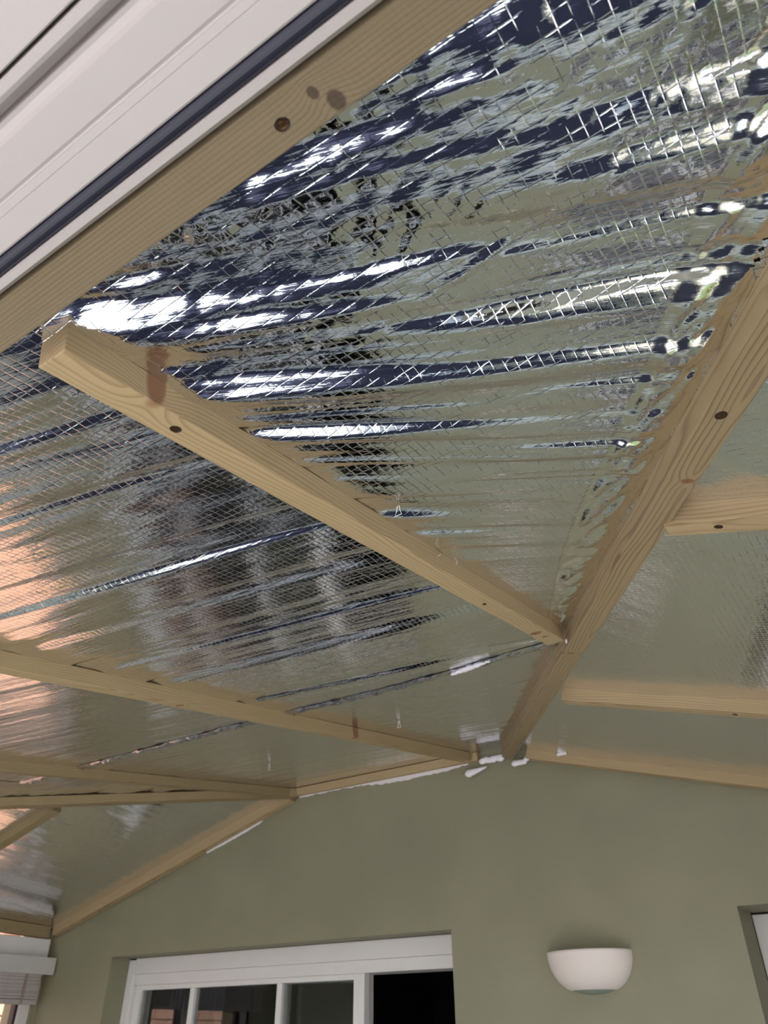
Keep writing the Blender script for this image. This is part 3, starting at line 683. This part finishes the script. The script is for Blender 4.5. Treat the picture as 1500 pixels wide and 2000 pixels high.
# ---------------------------------------------------------------- door in the far wall
y0 = 2.962
dr = tag(empty('door_1', (-2.6, y0, 0)), kind='structure'); oD = (-2.6, y0, 0)
bm = bmesh.new()
def bb(bm, a, b, c, d, e, f, bev=.004): bx(bm, a - oD[0], b - oD[0], c - oD[1], d - oD[1], e, f, bev)
bb(bm, DX0 + .001, DX0 + .050, y0, y0 + .14, .02, ZL - .008); bb(bm, DX1 - .05, DX1 - .001, y0 + .02, y0 + .14, .02, ZL - .008)
bb(bm, DX0 + .05, DX1 - .001, y0, y0 + .14, H + .272, ZL - .002); bb(bm, DX0 + .05, DX1 - .001, y0 + .008, y0 + .14, H + .225, H + .272)
bb(bm, DX0, DX1, y0, y0 + .14, 0, .03)
link('door_frame', bm, M_PVC2, dr)
def leaf(x0, x1, yf, z1, name, bars=()):
    lf = empty(name, (x0 - oD[0], yf - oD[1], 0)); lf.parent = dr
    bm = bmesh.new(); w_ = .055; t_ = .04
    def lb(a, b, c, d): bx(bm, a - x0, b - x0, 0, t_, c, d, .003)
    lb(x0, x0 + w_ * .8, .04, z1); lb(x1 - w_, x1, .04, z1); lb(x0 + w_ * .8, x1 - w_, z1 - .022, z1); lb(x0 + w_ * .8, x1 - w_, .04, .14)
    for m_ in bars: lb(m_ - .015, m_ + .015, .14, z1 - .022)
    link('sash', bm, M_PVC2, lf)
    bm = bmesh.new(); bx(bm, .03, x1 - x0 - .03, .017, .023, .12, z1 - .012); link('pane', bm, M_GLASS, lf)
    return lf
leaf(DX0 + .052, -2.112, y0 + .025, H + .226, 'door_leaf', bars=(-3.113, -2.572))
leaf(-2.62, -2.13, y0 + .08, H + .226, 'door_leaf')
box('curtain', (-3.5, -3.44, D + .5, D + .56, .05, 2.2), M_SLAT, None, .02)
cu = bpy.data.objects['curtain']; bpy.data.objects.remove(cu)
bm = bmesh.new(); prev = None
for i in range(80):
    x = -3.55 + i * .0045; y = D + .42 + .028 * math.sin(i * .9)
    a = bm.verts.new((x, y, .05)); b = bm.verts.new((x, y, 2.3))
    if prev: bm.faces.new((prev[0], a, b, prev[1]))
    prev = (a, b)
bmesh.ops.solidify(bm, geom=bm.faces[:], thickness=.003)
tag(link('curtain', bm, plain('grey_curtain', (88, 90, 96), .9)), 'grey curtain hanging inside behind the sliding door glass', 'curtain')

# ---------------------------------------------------------------- window in the far wall
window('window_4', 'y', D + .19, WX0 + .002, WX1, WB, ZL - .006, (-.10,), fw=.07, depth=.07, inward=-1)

# ---------------------------------------------------------------- wall light
wl = empty('wall_light', (-1.072, D, H + .18)); tag(wl, 'white plaster half-bowl uplighter on the green wall between door and window', 'wall light')
bm = bmesh.new(); nu, nv = 48, 20; RW, RDp, RH = .148, .118, .112
outer = []
for j in range(nv + 1):
    tt = j / nv; a = tt * math.radians(68)              # rim to lower opening
    rr = math.cos(a) ** .66; z = .062 - RH * math.sin(a) / math.sin(math.radians(68)) * 1.0
    outer.append([(rr * RW * math.cos(u), -rr * RDp * math.sin(u), z) for u in [math.pi * i / nu for i in range(nu + 1)]])
def skin(rows, sc=1.0, dz=0, flip=False):
    V = [[bm.verts.new((x * sc, y * sc, z + dz)) for x, y, z in r] for r in rows]
    for a, b in zip(V, V[1:]):
        for i in range(len(a) - 1):
            q = (a[i], a[i + 1], b[i + 1], b[i]); bm.faces.new(q[::-1] if flip else q)
    return V
O = skin(outer); I = skin(outer, .95, .001, True)
for i in range(nu):
    bm.faces.new((O[0][i + 1], O[0][i], I[0][i], I[0][i + 1])); bm.faces.new((O[-1][i], O[-1][i + 1], I[-1][i + 1], I[-1][i]))
bmesh.ops.recalc_face_normals(bm, faces=bm.faces[:])
sh = link('shade', bm, M_CER, wl, smooth=True)
bm = bmesh.new(); rows = []
r_end = math.cos(math.radians(68)) ** .8
for j in range(8):
    a = j / 7 * math.pi / 2; rows.append([(r_end * .93 * RW * math.cos(a) * math.cos(u), -r_end * .93 * RDp * math.cos(a) * math.sin(u), -.048 - .014 * math.sin(a)) for u in [math.pi * i / 24 for i in range(25)]])
skin(rows); bmesh.ops.remove_doubles(bm, verts=bm.verts[:], dist=.0003); bmesh.ops.recalc_face_normals(bm, faces=bm.faces[:])
link('glass_dish', bm, M_FROST, wl, smooth=True)
bm = bmesh.new(); bx(bm, -.05, .05, -.012, 0, -.03, .04, .003); link('back_plate', bm, M_PVC2, wl)
